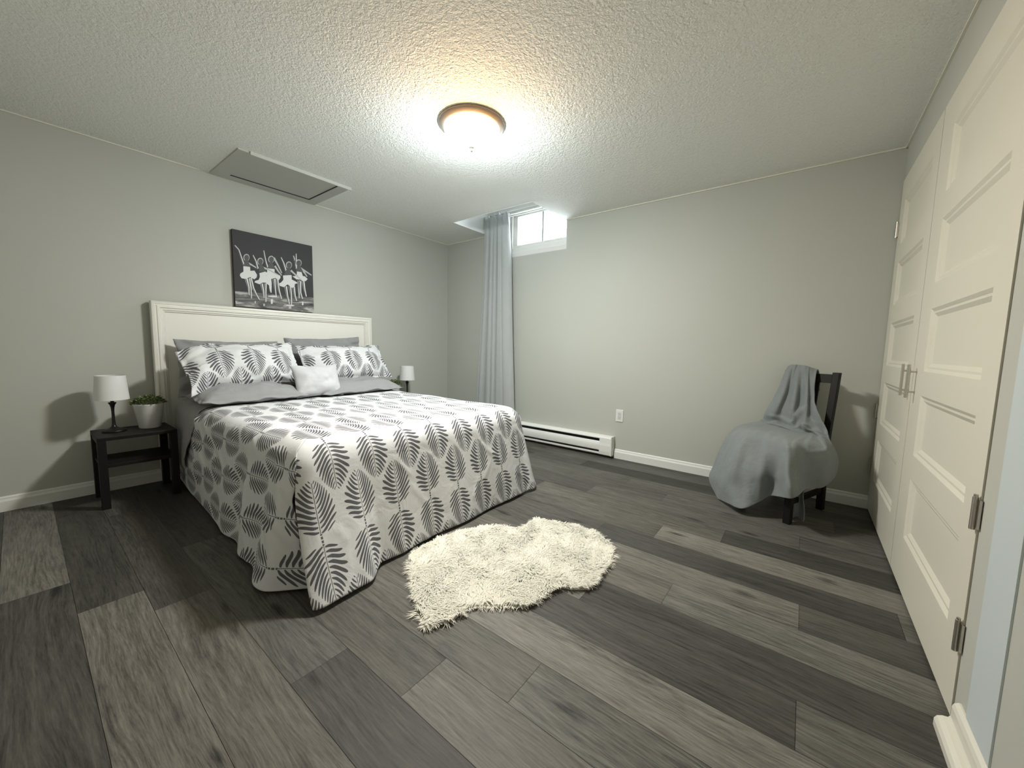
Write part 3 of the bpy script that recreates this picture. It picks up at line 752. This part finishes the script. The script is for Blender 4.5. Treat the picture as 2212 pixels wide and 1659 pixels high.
# ------------------------------------------------------------------ picture
def picture():
    # corners of the canvas front, y-z on plane x=0.035
    y0, y1, z0, z1 = -2.318, -1.702, 1.312, 1.912
    t = thing('canvas_picture', 'square black and white canvas picture of ballet dancers above the headboard', 'picture', (0.017, (y0+y1)/2, z0))
    src = [(150, 125), (1512, 385), (1572, 1520), (240, 1440)]; dst = [(0, 1), (1, 1), (1, 0), (0, 0)]
    A = []; B = []
    for (x, y), (u, v) in zip(src, dst):
        A.append([x, y, 1, 0, 0, 0, -u*x, -u*y]); B.append(u)
        A.append([0, 0, 0, x, y, 1, -v*x, -v*y]); B.append(v)
    h = np.linalg.solve(np.array(A, float), np.array(B, float))
    def uvp(x, y):
        w = h[6]*x+h[7]*y+1; return ((h[0]*x+h[1]*y+h[2])/w, (h[3]*x+h[4]*y+h[5])/w)
    M_c = mat('charcoal canvas ground', (0.030, 0.028, 0.032, 1), 0.7)
    M_st = mat('painted stage floor', (0.2, 0.2, 0.2, 1), 0.6)
    v = coord(M_st); L(M_st, ramp(M_st, noise_tex(M_st, v, 1.0, 4, 0.6, 0.8, (4, 5, 26)), [(0.36, (0.03, 0.03, 0.03, 1)), (0.52, (0.14, 0.135, 0.13, 1)), (0.66, (0.50, 0.49, 0.47, 1))]), P(M_st).inputs['Base Color'])
    greys = [mat('painted grey '+n, (c, c, c*0.98, 1), 0.65) for n, c in (('shadow', 0.07), ('mid', 0.20), ('light', 0.42), ('white', 0.62))]
    mb = MB().box(0.002, 0.035, y0, y1, z0, z1)
    nn = [0]
    def poly(pts, mi, lift=None):
        nn[0] += 1
        x = 0.0352+0.000012*nn[0]
        vs = []
        for q in pts:
            u, w = uvp(*q); u = min(max(u, 0), 1); w = min(max(w, 0), 1)
            vs.append((x, y0+u*(y1-y0), z0+w*(z1-z0)))
        mb.add(vs, [tuple(range(len(vs)))], mi)
    def stroke(pts, w0, w1, mi):
        n = len(pts)
        for i in range(n-1):
            (xa, ya), (xb, yb) = pts[i], pts[i+1]; d = math.hypot(xb-xa, yb-ya) or 1; nx, ny = -(yb-ya)/d, (xb-xa)/d
            wa = w0+(w1-w0)*i/(n-1); wb = w0+(w1-w0)*(i+1)/(n-1)
            poly([(xa-nx*wa, ya-ny*wa), (xb-nx*wb, yb-ny*wb), (xb+nx*wb, yb+ny*wb), (xa+nx*wa, ya+ny*wa)], mi)
    def ell(cx, cy, rx, ry, mi, a0=0, a1=2*PI):
        poly([(cx+rx*math.cos(a0+(a1-a0)*k/20), cy+ry*math.sin(a0+(a1-a0)*k/20)) for k in range(20 if a1-a0 > 6 else 21)], mi)
    poly([(225, 1185), (1568, 1265), (1572, 1520), (240, 1440)], 1)
    def dancer(arm, head, other, bodice, tutu, legs, br=4):
        for ar in arm: stroke(ar, 22, 12, 2); stroke([(x+7, y+2) for x, y in ar], 9, 5, br)
        for ot in other: stroke(ot, 16, 8, 3)
        for lg in legs: stroke(lg, 24, 9, 3); stroke([(x+9, y) for x, y in lg], 10, 4, br); stroke([(x-8, y) for x, y in lg], 9, 3, 2)
        ell(head[0], head[1]+20, 52, 62, 3); ell(head[0]+3, head[1]+24, 41, 50, 2)
        bx, by = head; cxs = sum(q[0] for q in bodice)/len(bodice)
        poly([(bx-18, by+50), (bx+18, by+50), (cxs+62, min(q[1] for q in bodice)+4), (cxs-62, min(q[1] for q in bodice)+4)], 2)
        poly(bodice, br); poly(tutu, br)
    # five dancers, back ones first
    dancer([[(770, 780), (730, 660), (690, 480)]], (825, 610), [[(890, 740), (950, 830), (1010, 900)], [(870, 600), (950, 740), (1010, 860)]],
           [(760, 785), (885, 795), (890, 880), (760, 880)], [(730, 850), (890, 865), (985, 905), (990, 940), (960, 985), (900, 945), (820, 970), (740, 900)],
           [[(880, 960), (900, 1120), (920, 1270)], [(930, 960), (965, 1150), (1010, 1300)]], 4)
    dancer([[(1255, 780), (1225, 650), (1195, 555)], [(1245, 700), (1240, 520)]], (1290, 660), [[(1320, 760), (1400, 850), (1440, 910)], [(1330, 770), (1430, 830), (1515, 885)]],
           [(1265, 825), (1345, 835), (1370, 910), (1262, 890)], [(1190, 910), (1290, 895), (1400, 905), (1450, 950), (1420, 985), (1370, 990), (1330, 965), (1260, 960)],
           [[(1300, 980), (1300, 1130), (1310, 1280)], [(1320, 990), (1330, 1180), (1370, 1305)], [(1375, 990), (1400, 1130), (1430, 1250)]], 4)
    dancer([[(365, 740), (320, 620), (270, 480), (200, 405)]], (405, 590), [[(430, 700), (500, 735), (600, 795)]],
           [(355, 758), (470, 768), (478, 860), (360, 860)], [(362, 850), (470, 835), (545, 830), (590, 900), (585, 945), (545, 980), (480, 940), (395, 975), (330, 965), (300, 920), (308, 885)],
           [[(405, 965), (450, 1110), (460, 1250)], [(480, 950), (530, 1130), (580, 1230), (640, 1330)], [(455, 965), (490, 1150), (500, 1305)]], 4)
    dancer([[(600, 790), (560, 660), (510, 565)]], (640, 650), [[(680, 770), (800, 815), (960, 900)]],
           [(630, 870), (735, 840), (740, 930), (640, 950)], [(640, 930), (740, 905), (830, 960), (842, 1040), (838, 1160), (818, 1185), (800, 1080), (740, 1030), (690, 1030), (635, 1060), (550, 1030), (560, 1005), (620, 985)],
           [[(670, 1050), (700, 1180), (712, 1290)], [(735, 1040), (740, 1200), (745, 1370)], [(820, 1090), (830, 1200)]], 4)
    dancer([[(1080, 830), (1030, 680), (985, 590)]], (1125, 700), [[(1160, 810), (1250, 890), (1350, 975)]],
           [(1030, 900), (1175, 890), (1180, 980), (1040, 1000)], [(1040, 970), (1150, 950), (1250, 1000), (1285, 1025), (1235, 1040), (1230, 1090), (1190, 1110), (1110, 1050), (1050, 1100), (980, 1080), (965, 1040), (1000, 1020)],
           [[(1080, 1085), (1110, 1250), (1145, 1390)], [(1150, 1080), (1175, 1230), (1180, 1400)], [(1215, 1095), (1235, 1230), (1270, 1350)]], 4)
    for a, b in (((440, 1300), 60), ((600, 1330), 50), ((720, 1370), 60), ((860, 1260), 80), ((1160, 1410), 75), ((1260, 1340), 60), ((1340, 1300), 45)):
        ell(a[0], a[1], b, 12, 4 if b > 70 else 2)
    for sx, sy, w, l, mi in ((850, 1350, 16, 80, 4), (570, 1370, 10, 40, 3), (1375, 1370, 12, 60, 4), (1160, 1440, 22, 50, 3), (720, 1410, 14, 40, 3)):
        poly([(sx-w, sy-l/2), (sx+w, sy-l/2), (sx+w, sy+l/2), (sx-w, sy+l/2)], mi)
    for yy, mi in ((1215, 3), (1240, 2)):
        poly([(232, yy), (470, yy+8), (470, yy+16), (232, yy+10)], mi)
    mb.build('canvas', [M_c, M_st]+greys[0:1]+[greys[2]]+[greys[3]], t, fix=False)
picture()

# ------------------------------------------------------------------ curtain
def curtain():
    t = thing('curtain', 'long pale grey curtain gathered at the window, hanging to the floor', 'curtain', (0.86, -0.09, 0.0))
    nz, nt_ = 90, 130
    V = []; F = []; UV = []
    ztop = 2.455
    for i in range(nz+1):
        k = i/nz; z = ztop+(0.012-ztop)*k
        xl = 0.700+(0.545-0.700)*k**1.2; xr = 1.052+(1.165-1.052)*k**1.3
        gath = 0.35+0.65*min(1, k*5)
        for j in range(nt_+1):
            s = j/nt_
            s2 = s+0.020*math.sin(4*PI*s+1.0+k*1.2)
            x = xl+(xr-xl)*s2
            ph = s*2*PI*4.3+0.5+0.5*math.sin(k*2.0)
            amp = (0.032+0.010*math.sin(s*9+1))*gath
            y = -0.128+0.012*math.sin(s*7+0.6)
            for c, dp_, w_ in ((.10, .055, .030), (.30-.03*k, .070, .028), (.445, .022, .020), (.615-.02*k, .098, .026), (.80+.02*k, .012, .03), (1.0, .060, .03), (0.0, .060, .03)):
                y += dp_*gath*math.exp(-abs(s-c)/w_)
            y += 0.004*math.sin(ph)
            if k < 0.05:
                q = 1-k/0.05; y += 0.010*q*math.sin(s*2*PI*11); 
            zz = z+(0.018*math.sin(s*2*PI*4.3+1.0)+0.010*math.sin(s*2*PI*9))*max(0, 1-k*14)
            y = min(y, -0.028)
            V.append((x, y, max(zz, 0.010))); UV.append((s, k))
    for i in range(nz):
        for j in range(nt_):
            a = i*(nt_+1)+j; F.append((a, a+1, a+nt_+2, a+nt_+1))
    o = cloth_obj('panel', V, UV, F, M_curtain, 0.003, t, 0)
    autosmooth(MB().tube((CX0, -0.085, 2.425), (CX1, -0.085, 2.425), 0.005, 12).build('rod', M_trim, t))
curtain()

# ------------------------------------------------------------------ electric baseboard heater
def heater():
    xa, xb = 1.215, 2.314
    t = thing('baseboard_heater', 'white electric baseboard heater low on the far wall', 'heater', ((xa+xb)/2, -0.035, 0))
    # profile (y out from wall, z)
    def sweep(mb, prof, a, b):
        n = len(prof); vs = [(x, -p[0], p[1]) for x in (a, b) for p in prof]
        mb.add(vs, [(i, (i+1) % n, n+(i+1) % n, n+i) for i in range(n)]+[tuple(range(n)), tuple(range(n, 2*n))])
    mb = MB()
    sweep(mb, [(0, 0.028), (0.006, 0.028), (0.006, 0.190), (0.058, 0.185), (0.066, 0.178), (0.066, 0.186), (0.052, 0.198), (0, 0.203)], xa, xb-0.01)     # back and top hood
    sweep(mb, [(0.060, 0.062), (0.070, 0.068), (0.073, 0.090), (0.073, 0.115), (0.068, 0.140), (0.060, 0.150), (0.056, 0.150), (0.064, 0.138), (0.069, 0.115), (0.069, 0.092), (0.066, 0.072), (0.058, 0.066)], xa, xb-0.01)
    sweep(mb, [(0, 0.028), (0.066, 0.028), (0.068, 0.034), (0.066, 0.046), (0.062, 0.046), (0.062, 0.033), (0, 0.033)], xa, xb-0.01)
    autosmooth(mb.build('casing', M_white, t), 45)
    e = MB()
    sweep(e, [(0.0, 0.026), (0.069, 0.026), (0.0735, 0.060), (0.0738, 0.115), (0.070, 0.140), (0.067, 0.187), (0.053, 0.199), (0, 0.204)], xb-0.125, xb-0.010)
    e.box(xb-0.010, xb, -0.075, 0, 0.024, 0.206)
    bevel(e.build('end_cap', M_white, t), 0.002)
    f = MB()
    for k in range(64):
        x = xa+0.01+k*(xb-xa-0.15)/64; f.box(x, x+0.001, -0.052, -0.008, 0.06, 0.165)
    f.tube((xa, -0.03, 0.11), (xb-0.12, -0.03, 0.11), 0.008, 10)
    f.build('fins', M_fin, t)
    bk = MB().box(xa, xb-0.12, -0.0075, -0.006, 0.034, 0.188); bk.build('back_plate', M_fin, t)
heater()

# ------------------------------------------------------------------ wall outlet
t = thing('wall_outlet', 'white double power outlet on the far wall beyond the bed', 'outlet', (2.350, 0, 0.408))
bevel(MB().box(2.315, 2.385, -0.006, 0, 0.351, 0.465).build('plate', M_white, t), 0.0025)
rc = MB().box(2.334, 2.366, -0.0085, -0.006, 0.375, 0.441)
rc.build('receptacle', mat('outlet face', (0.6, 0.6, 0.58, 1), 0.4), t)
sl = MB()
for zc in (0.393, 0.424):
    sl.box(2.342, 2.3435, -0.0088, -0.0085, zc-0.001, zc+0.009); sl.box(2.3555, 2.357, -0.0088, -0.0085, zc-0.001, zc+0.008); sl.tube((2.350, -0.0088, zc-0.007), (2.350, -0.0085, zc-0.007), 0.0026, 10)
sl.build('slots', M_dark, t)

# ------------------------------------------------------------------ chair
def chair():
    s = Vector((0.375, 0.927, 0)).normalized(); w = Vector((-s.y, s.x, 0)); U = Vector((0, 0, 1))
    rr_ = Vector((3.836, -0.240, 0)); W_, D_ = 0.275, 0.425; g = 0.038
    t = thing('chair', 'black slatted wooden chair under a grey throw beside the closet doors', 'chair', rr_+w*W_/2-s*D_/2)
    def post(p, label=None):
        # rear leg: straight to the seat, then leaning back
        mb = MB(); pts = [(0, 0.012), (0.42, 0.0), (0.50, 0.004), (0.905, 0.068)]
        vs = []
        for z, b in pts:
            for a, c in ((-1, -1), (1, -1), (1, 1), (-1, 1)): vs.append(p+w*(a*g/2)+s*(c*g/2+b)+U*z)
        n = len(pts)
        mb.add(vs, [(i*4+k, i*4+(k+1) % 4, i*4+4+(k+1) % 4, i*4+4+k) for i in range(n-1) for k in range(4)]+[(0, 1, 2, 3), (4*n-4, 4*n-3, 4*n-2, 4*n-1)])
        bevel(mb.build('leg', M_black, t), 0.003)
    post(rr_); post(rr_+w*W_)
    for p in (rr_-s*D_, rr_-s*D_+w*W_):
        bevel(MB().obox(p-w*g/2-s*g/2, w*g, s*g, U*0.43).build('leg', M_black, t), 0.003)
    bevel(MB().obox(rr_-w*0.022-s*(D_+0.025), w*(W_+0.044), s*(D_+0.01), U*0.022).build('seat', M_black, t), 0.004).location = (0, 0, 0)
    seat = bpy.data.objects[-1] if False else [o for o in C.objects if o.name.startswith('seat')][-1]
    for v in seat.data.vertices: v.co.z += 0.43
    def back(z): return 0.004+0.064*(z-0.5)/0.405
    def rail(a, b, z0, z1, th=0.020, name='back_rail'):
        mb = MB(); vs = []
        for z in (z0, z1):
            o_ = s*back(z)
            for q, c in ((a, -1), (b, -1), (b, 1), (a, 1)): vs.append(rr_+w*q+o_+s*(c*th/2)+U*z)
        mb.add(vs, [(0, 1, 2, 3), (4, 5, 6, 7), (0, 1, 5, 4), (1, 2, 6, 5), (2, 3, 7, 6), (3, 0, 4, 7)])
        bevel(mb.build(name, M_black, t), 0.002)
    rail(g/2, W_-g/2, 0.835, 0.892)
    rail(g/2, W_-g/2, 0.53, 0.565)
    for q in (0.098, W_-0.098): rail(q-0.014, q+0.014, 0.565, 0.835, 0.012, 'slat')
    for q in (0, W_): bevel(MB().obox(rr_+w*(q-0.010)-s*(D_-g/2)+U*0.115, w*0.020, s*(D_-g), U*0.034).build('stretcher', M_black, t), 0.002)
    for q in (0, W_): bevel(MB().obox(rr_+w*(q-0.010)-s*(D_-g/2)+U*0.375, w*0.020, s*(D_-g), U*0.05).build('seat_rail', M_black, t), 0.002)
chair()

BLANKET = [[(3.591, -0.11, 0.914), (3.614, -0.12, 0.922), (3.638, -0.13, 0.923), (3.661, -0.14, 0.921), (3.684, -0.15, 0.92), (3.707, -0.155, 0.915), (3.722, -0.16, 0.909), (3.74, -0.165, 0.904), (3.757, -0.17, 0.899)],
    [(3.543, -0.15, 0.738), (3.587, -0.19, 0.746), (3.62, -0.16, 0.746), (3.654, -0.21, 0.753), (3.684, -0.19, 0.754), (3.713, -0.23, 0.76), (3.733, -0.21, 0.76), (3.749, -0.235, 0.764), (3.754, -0.23, 0.764)],
    [(3.501, -0.17, 0.62), (3.555, -0.23, 0.633), (3.598, -0.2, 0.635), (3.643, -0.26, 0.647), (3.682, -0.23, 0.648), (3.716, -0.28, 0.658), (3.74, -0.26, 0.658), (3.759, -0.29, 0.664), (3.775, -0.3, 0.667)],
    [(3.469, -0.15, 0.532), (3.531, -0.2, 0.528), (3.599, -0.22, 0.53), (3.639, -0.26, 0.529), (3.677, -0.28, 0.528), (3.712, -0.31, 0.554), (3.753, -0.32, 0.546), (3.794, -0.33, 0.554), (3.825, -0.34, 0.563)],
    [(3.413, -0.2, 0.514), (3.475, -0.28, 0.522), (3.538, -0.3, 0.518), (3.605, -0.34, 0.515), (3.66, -0.36, 0.514), (3.716, -0.38, 0.508), (3.774, -0.38, 0.505), (3.815, -0.38, 0.506), (3.849, -0.38, 0.497)],
    [(3.333, -0.3, 0.488), (3.4, -0.45, 0.508), (3.477, -0.52, 0.516), (3.547, -0.57, 0.517), (3.611, -0.62, 0.513), (3.654, -0.66, 0.504), (3.729, -0.62, 0.487), (3.83, -0.48, 0.469), (3.877, -0.38, 0.443)],
    [(3.278, -0.38, 0.402), (3.37, -0.55, 0.411), (3.458, -0.6, 0.418), (3.541, -0.64, 0.429), (3.606, -0.68, 0.432), (3.656, -0.72, 0.439), (3.744, -0.64, 0.431), (3.831, -0.55, 0.428), (3.898, -0.36, 0.385)],
    [(3.222, -0.4, 0.209), (3.347, -0.6, 0.251), (3.448, -0.65, 0.277), (3.536, -0.67, 0.295), (3.605, -0.66, 0.302), (3.66, -0.76, 0.34), (3.745, -0.63, 0.326), (3.836, -0.55, 0.331), (3.902, -0.34, 0.316)],
    [(3.204, -0.4, 0.109), (3.339, -0.62, 0.139), (3.441, -0.66, 0.163), (3.532, -0.67, 0.212), (3.6, -0.63, 0.229), (3.674, -0.78, 0.272), (3.75, -0.62, 0.26), (3.837, -0.53, 0.264), (3.893, -0.34, 0.267)],
    [(3.276, -0.5, 0.006), (3.372, -0.64, 0.037), (3.449, -0.7, 0.048), (3.53, -0.66, 0.102), (3.582, -0.63, 0.145), (3.692, -0.77, 0.203), (3.751, -0.62, 0.229), (3.826, -0.52, 0.227), (3.883, -0.34, 0.244)]]
RUG = [(2.243, -2.307), (2.221, -2.242), (2.23, -2.143), (2.251, -2.014), (2.321, -1.886), (2.356, -1.827), (2.461, -1.769), (2.491, -1.721), (2.485, -1.658), (2.502, -1.597), (2.585, -1.575), (2.709, -1.524), (2.821, -1.517), (2.924, -1.564), (2.999, -1.652), (3.029, -1.761), (3.019, -1.833), (3.034, -1.899), (3.036, -1.941), (3.016, -2.003), (2.975, -2.037), (2.926, -2.057), (2.916, -2.11), (2.901, -2.191), (2.888, -2.238), (2.853, -2.284), (2.781, -2.339), (2.741, -2.376), (2.719, -2.418), (2.717, -2.466), (2.706, -2.513), (2.668, -2.58), (2.608, -2.552), (2.498, -2.483), (2.351, -2.393), (2.286, -2.351)]

# throw blanket: a control net of cloth points over the chair, interpolated smoothly
def catmull(P0, n):
    """P0: (k,3) -> dense"""
    k = len(P0); out = []
    for i in range(k-1):
        a = P0[max(i-1, 0)]; b = P0[i]; c = P0[i+1]; d = P0[min(i+2, k-1)]
        for j in range(n):
            t = j/n; out.append(0.5*((2*b)+(-a+c)*t+(2*a-5*b+4*c-d)*t*t+(-a+3*b-3*c+d)*t**3))
    out.append(P0[-1]); return np.array(out)
FOLDS = [(0.0, .455, .55, .485, .020, .016), (.30, .425, .95, .500, .018, .014), (.05, .395, .40, .425, .012, .012), (.42, .40, .60, .36, .020, .022), (.60, .44, .92, .56, .016, .016),
         (.80, .52, .93, .70, .014, .022), (.70, .52, .78, .66, .012, .02), (.86, .56, .90, .80, .014, .024), (.66, .56, .70, .80, .012, .025), (.10, .50, .52, .56, .006, .02),
         (.20, .62, .12, .92, .006, .03), (.38, .60, .36, .95, .005, .03), (.75, .70, .95, .66, .008, .02), (.96, .45, .99, .70, .010, .03)]
def blanket():
    B = np.array(BLANKET)
    # back fall behind the rail
    top = B[0].copy()
    ridge = top+np.array([0.012, 0.045, 0.004]); fall = top+np.array([0.028, 0.095, -0.13]); fall[:, 1] = np.minimum(fall[:, 1], -0.012); ridge[:, 1] = np.minimum(ridge[:, 1], -0.012)
    B = np.concatenate([fall[None], ridge[None], B])
    rows = [catmull(r, 9) for r in B]
    cols = np.array(rows).transpose(1, 0, 2)
    G = np.array([catmull(c, 9) for c in cols])          # (t, s, 3)
    nt_, ns_, _ = G.shape
    for i in range(nt_):
        for j in range(ns_):
            a, b = i/nt_, j/ns_
            p = Vector(G[i, j]); 
            n1 = noise.noise(Vector((p.x*9, p.z*5, p.y*9)))*0.010 + noise.noise(Vector((p.x*24, p.z*8, p.y*24)))*0.005
            fold = 0.003*math.sin(a*30+4*math.sin(b*7))*(0.3+0.7*min(1, abs(b-0.45)*3))+0.013*math.exp(-((a-0.22-0.12*b)/0.035)**2)*(b < 0.5)+0.015*math.exp(-((a-0.70+0.1*b)/0.04)**2)*(b < 0.5)
            G[i, j] += np.array([-0.35, -1.0, 0.15])*(n1+fold*0.7)
            for a0, b0, a1, b1, am, wd in FOLDS:
                dx, dy = a1-a0, b1-b0; kk = min(1, max(0, ((a-a0)*dx+(b-b0)*dy)/(dx*dx+dy*dy)))
                q = math.hypot(a-a0-dx*kk, b-b0-dy*kk)
                if q < 3*wd: G[i, j] += np.array([-0.3, -0.85, 0.45])*am*1.7*math.exp(-(q/wd)**2)*(0.4+0.6*math.sin(PI*kk))
            if 0.55 < b: G[i, j] += np.array([-0.2, -1, 0.1])*0.020*sst(0.585, 0.625, a)*sst(0.72, 0.60, a)*sst(.55, .75, b)
            if 0.36 < b < 0.52:                           # rumple where back meets seat
                k = 1-abs(b-0.44)/0.08
                G[i, j] += np.array([0, -0.4, 0.8])*(0.030*k*noise.noise(Vector((a*9, b*30, 2))))
            G[i, j, 2] = max(G[i, j, 2], 0.006)
    V = G.reshape(-1, 3); F = []; UV = [(i/nt_, j/ns_) for i in range(nt_) for j in range(ns_)]
    for i in range(nt_-1):
        for j in range(ns_-1): F.append((i*ns_+j, (i+1)*ns_+j, (i+1)*ns_+j+1, i*ns_+j+1))
    # tail hanging under the seat down to the floor
    k0 = len(V); TV = []
    m_ = 14
    for i in range(m_+1):
        z = 0.42-(0.415)*i/m_
        for j in range(9):
            a = j/8
            x = 3.682+0.085*a*(1-0.25*(i/m_))+0.012*math.sin(i*0.6); y = -0.535-0.03*a+0.014*math.sin(a*7+i*.3)
            TV.append((x, y, z+0.012*math.sin(a*3)))
    for i in range(m_):
        for j in range(8): q = k0+i*9+j; F.append((q, q+1, q+10, q+9))
    V = np.concatenate([V, np.array(TV)]); UV += [(0, 0)]*len(TV)
    o = cloth_obj('throw_blanket', V, UV, F, M_throw, 0.006, None, 1)
    tag(o, 'crumpled blue-grey throw draped over the black chair down to the floor', 'blanket')
blanket()

# ------------------------------------------------------------------ fluffy rug
def rug():
    t = thing('sheepskin_rug', 'fluffy cream sheepskin rug on the floor at the foot of the bed', 'rug', (2.65, -1.95, 0))
    pts = [Vector((x, y)) for x, y in RUG]; n = len(pts)
    ctr = sum(pts, Vector((0, 0)))/n
    mb = MB(); V = [(p.x, p.y, 0.002) for p in pts]+[(ctr.x+(p.x-ctr.x)*0.985, ctr.y+(p.y-ctr.y)*0.985, 0.014) for p in pts]
    mb.add(V, [(i, (i+1) % n, n+(i+1) % n, n+i) for i in range(n)]+[tuple(range(n, 2*n)), tuple(range(n))[::-1]])
    Mr = mat('cream fur', (0.76, 0.74, 0.65, 1), 0.95, 0, 0.0)
    ge = N(Mr, 'ShaderNodeNewGeometry'); vm = N(Mr, 'ShaderNodeVectorMath', operation='MULTIPLY_ADD'); L(Mr, ge.outputs['Normal'], vm.inputs[0])
    vm.inputs[1].default_value = (0.28, 0.28, 0.28); vm.inputs[2].default_value = (0, 0, 0.8)
    nm = N(Mr, 'ShaderNodeVectorMath', operation='NORMALIZE'); L(Mr, vm.outputs[0], nm.inputs[0]); L(Mr, nm.outputs[0], P(Mr).inputs['Normal'])
    tl = N(Mr, 'ShaderNodeBsdfTranslucent'); tl.inputs[0].default_value = (0.76, 0.74, 0.65, 1); mxs = N(Mr, 'ShaderNodeMixShader'); mxs.inputs[0].default_value = 0.12
    L(Mr, P(Mr).outputs[0], mxs.inputs[1]); L(Mr, tl.outputs[0], mxs.inputs[2]); L(Mr, mxs.outputs[0], Mr.node_tree.nodes['Material Output'].inputs[0])
    mb.build('backing', Mr, t, fix=False)
    def inside(x, y):
        c = False; j = n-1
        for i in range(n):
            a, b = pts[i], pts[j]
            if (a.y > y) != (b.y > y) and x < (b.x-a.x)*(y-a.y)/(b.y-a.y)+a.x: c = not c
            j = i
        return c
    rr = random.Random(11)
    xs = [p.x for p in pts]; ys = [p.y for p in pts]
    V = []; F = []
    def strand(x, y, d, l, h, w, z0=0.010):
        k = len(V); d = d.normalized(); s = Vector((-d.y, d.x))
        prof = ((0, 0, 1.0), (0.35, 0.75, 0.9), (0.75, 1.0, 0.6), (1.0, 0.80, 0.0))
        bend = rr.uniform(-.35, .35)
        for f, g, ww in prof[:3]:
            cx = x+d.x*l*f+s.x*bend*l*f*f; cy = y+d.y*l*f+s.y*bend*l*f*f
            V.append((cx-s.x*w*ww, cy-s.y*w*ww, z0+h*g)); V.append((cx+s.x*w*ww, cy+s.y*w*ww, z0+h*g))
        f, g, _ = prof[3]
        V.append((x+d.x*l+s.x*bend*l, y+d.y*l+s.y*bend*l, z0+h*g))
        F.append((k, k+1, k+3, k+2)); F.append((k+2, k+3, k+5, k+4)); F.append((k+4, k+5, k+6))
    cnt = 0
    while cnt < 34000:
        x = rr.uniform(min(xs), max(xs)); y = rr.uniform(min(ys), max(ys))
        if not inside(x, y): continue
        cnt += 1
        a = noise.noise(Vector((x*5, y*5, 0)))*4+noise.noise(Vector((x*14, y*14, 3)))*3+0.4
        d = Vector((math.cos(a), math.sin(a)))+Vector((rr.gauss(0, .35), rr.gauss(0, .35)))
        cl = 0.6+0.5*noise.noise(Vector((x*26, y*26, 9)))
        strand(x, y, d, rr.uniform(0.016, 0.034), rr.uniform(0.012, 0.016)*(0.75+0.35*cl), rr.uniform(0.0011, 0.0024))
    # fringe along the outline
    for i in range(n):
        a, b = pts[i], pts[(i+1) % n]; e = b-a; L_ = e.length; out = Vector((e.y, -e.x)).normalized()
        if (a+out*0.02-ctr).length < (a-ctr).length: out = -out
        bare = (19 <= i <= 21)          # smooth clipped edge at lower right
        for k in range(int(L_*650)):
            f = rr.random(); p = a+e*f
            clump = noise.noise(Vector((p.x*45, p.y*45, 0)))
            d = out+Vector((rr.gauss(0, .35), rr.gauss(0, .35)))
            l = (0.018+0.026*max(0, clump+0.25)*1.5)*(0.4 if bare else 1)*rr.uniform(.7, 1.2)
            strand(p.x-out.x*0.008, p.y-out.y*0.008, d, l, rr.uniform(0.000, 0.008), rr.uniform(0.0009, 0.0018), 0.006)
    me = bpy.data.meshes.new('fur'); me.from_pydata(V, [], F); me.materials.append(Mr)
    me.polygons.foreach_set('use_smooth', [True]*len(me.polygons))
    o = bpy.data.objects.new('fur', me); C.objects.link(o); o.parent = t; o.matrix_parent_inverse = Matrix.Translation(-t.location)
    o['kind'] = 'stuff'
rug()
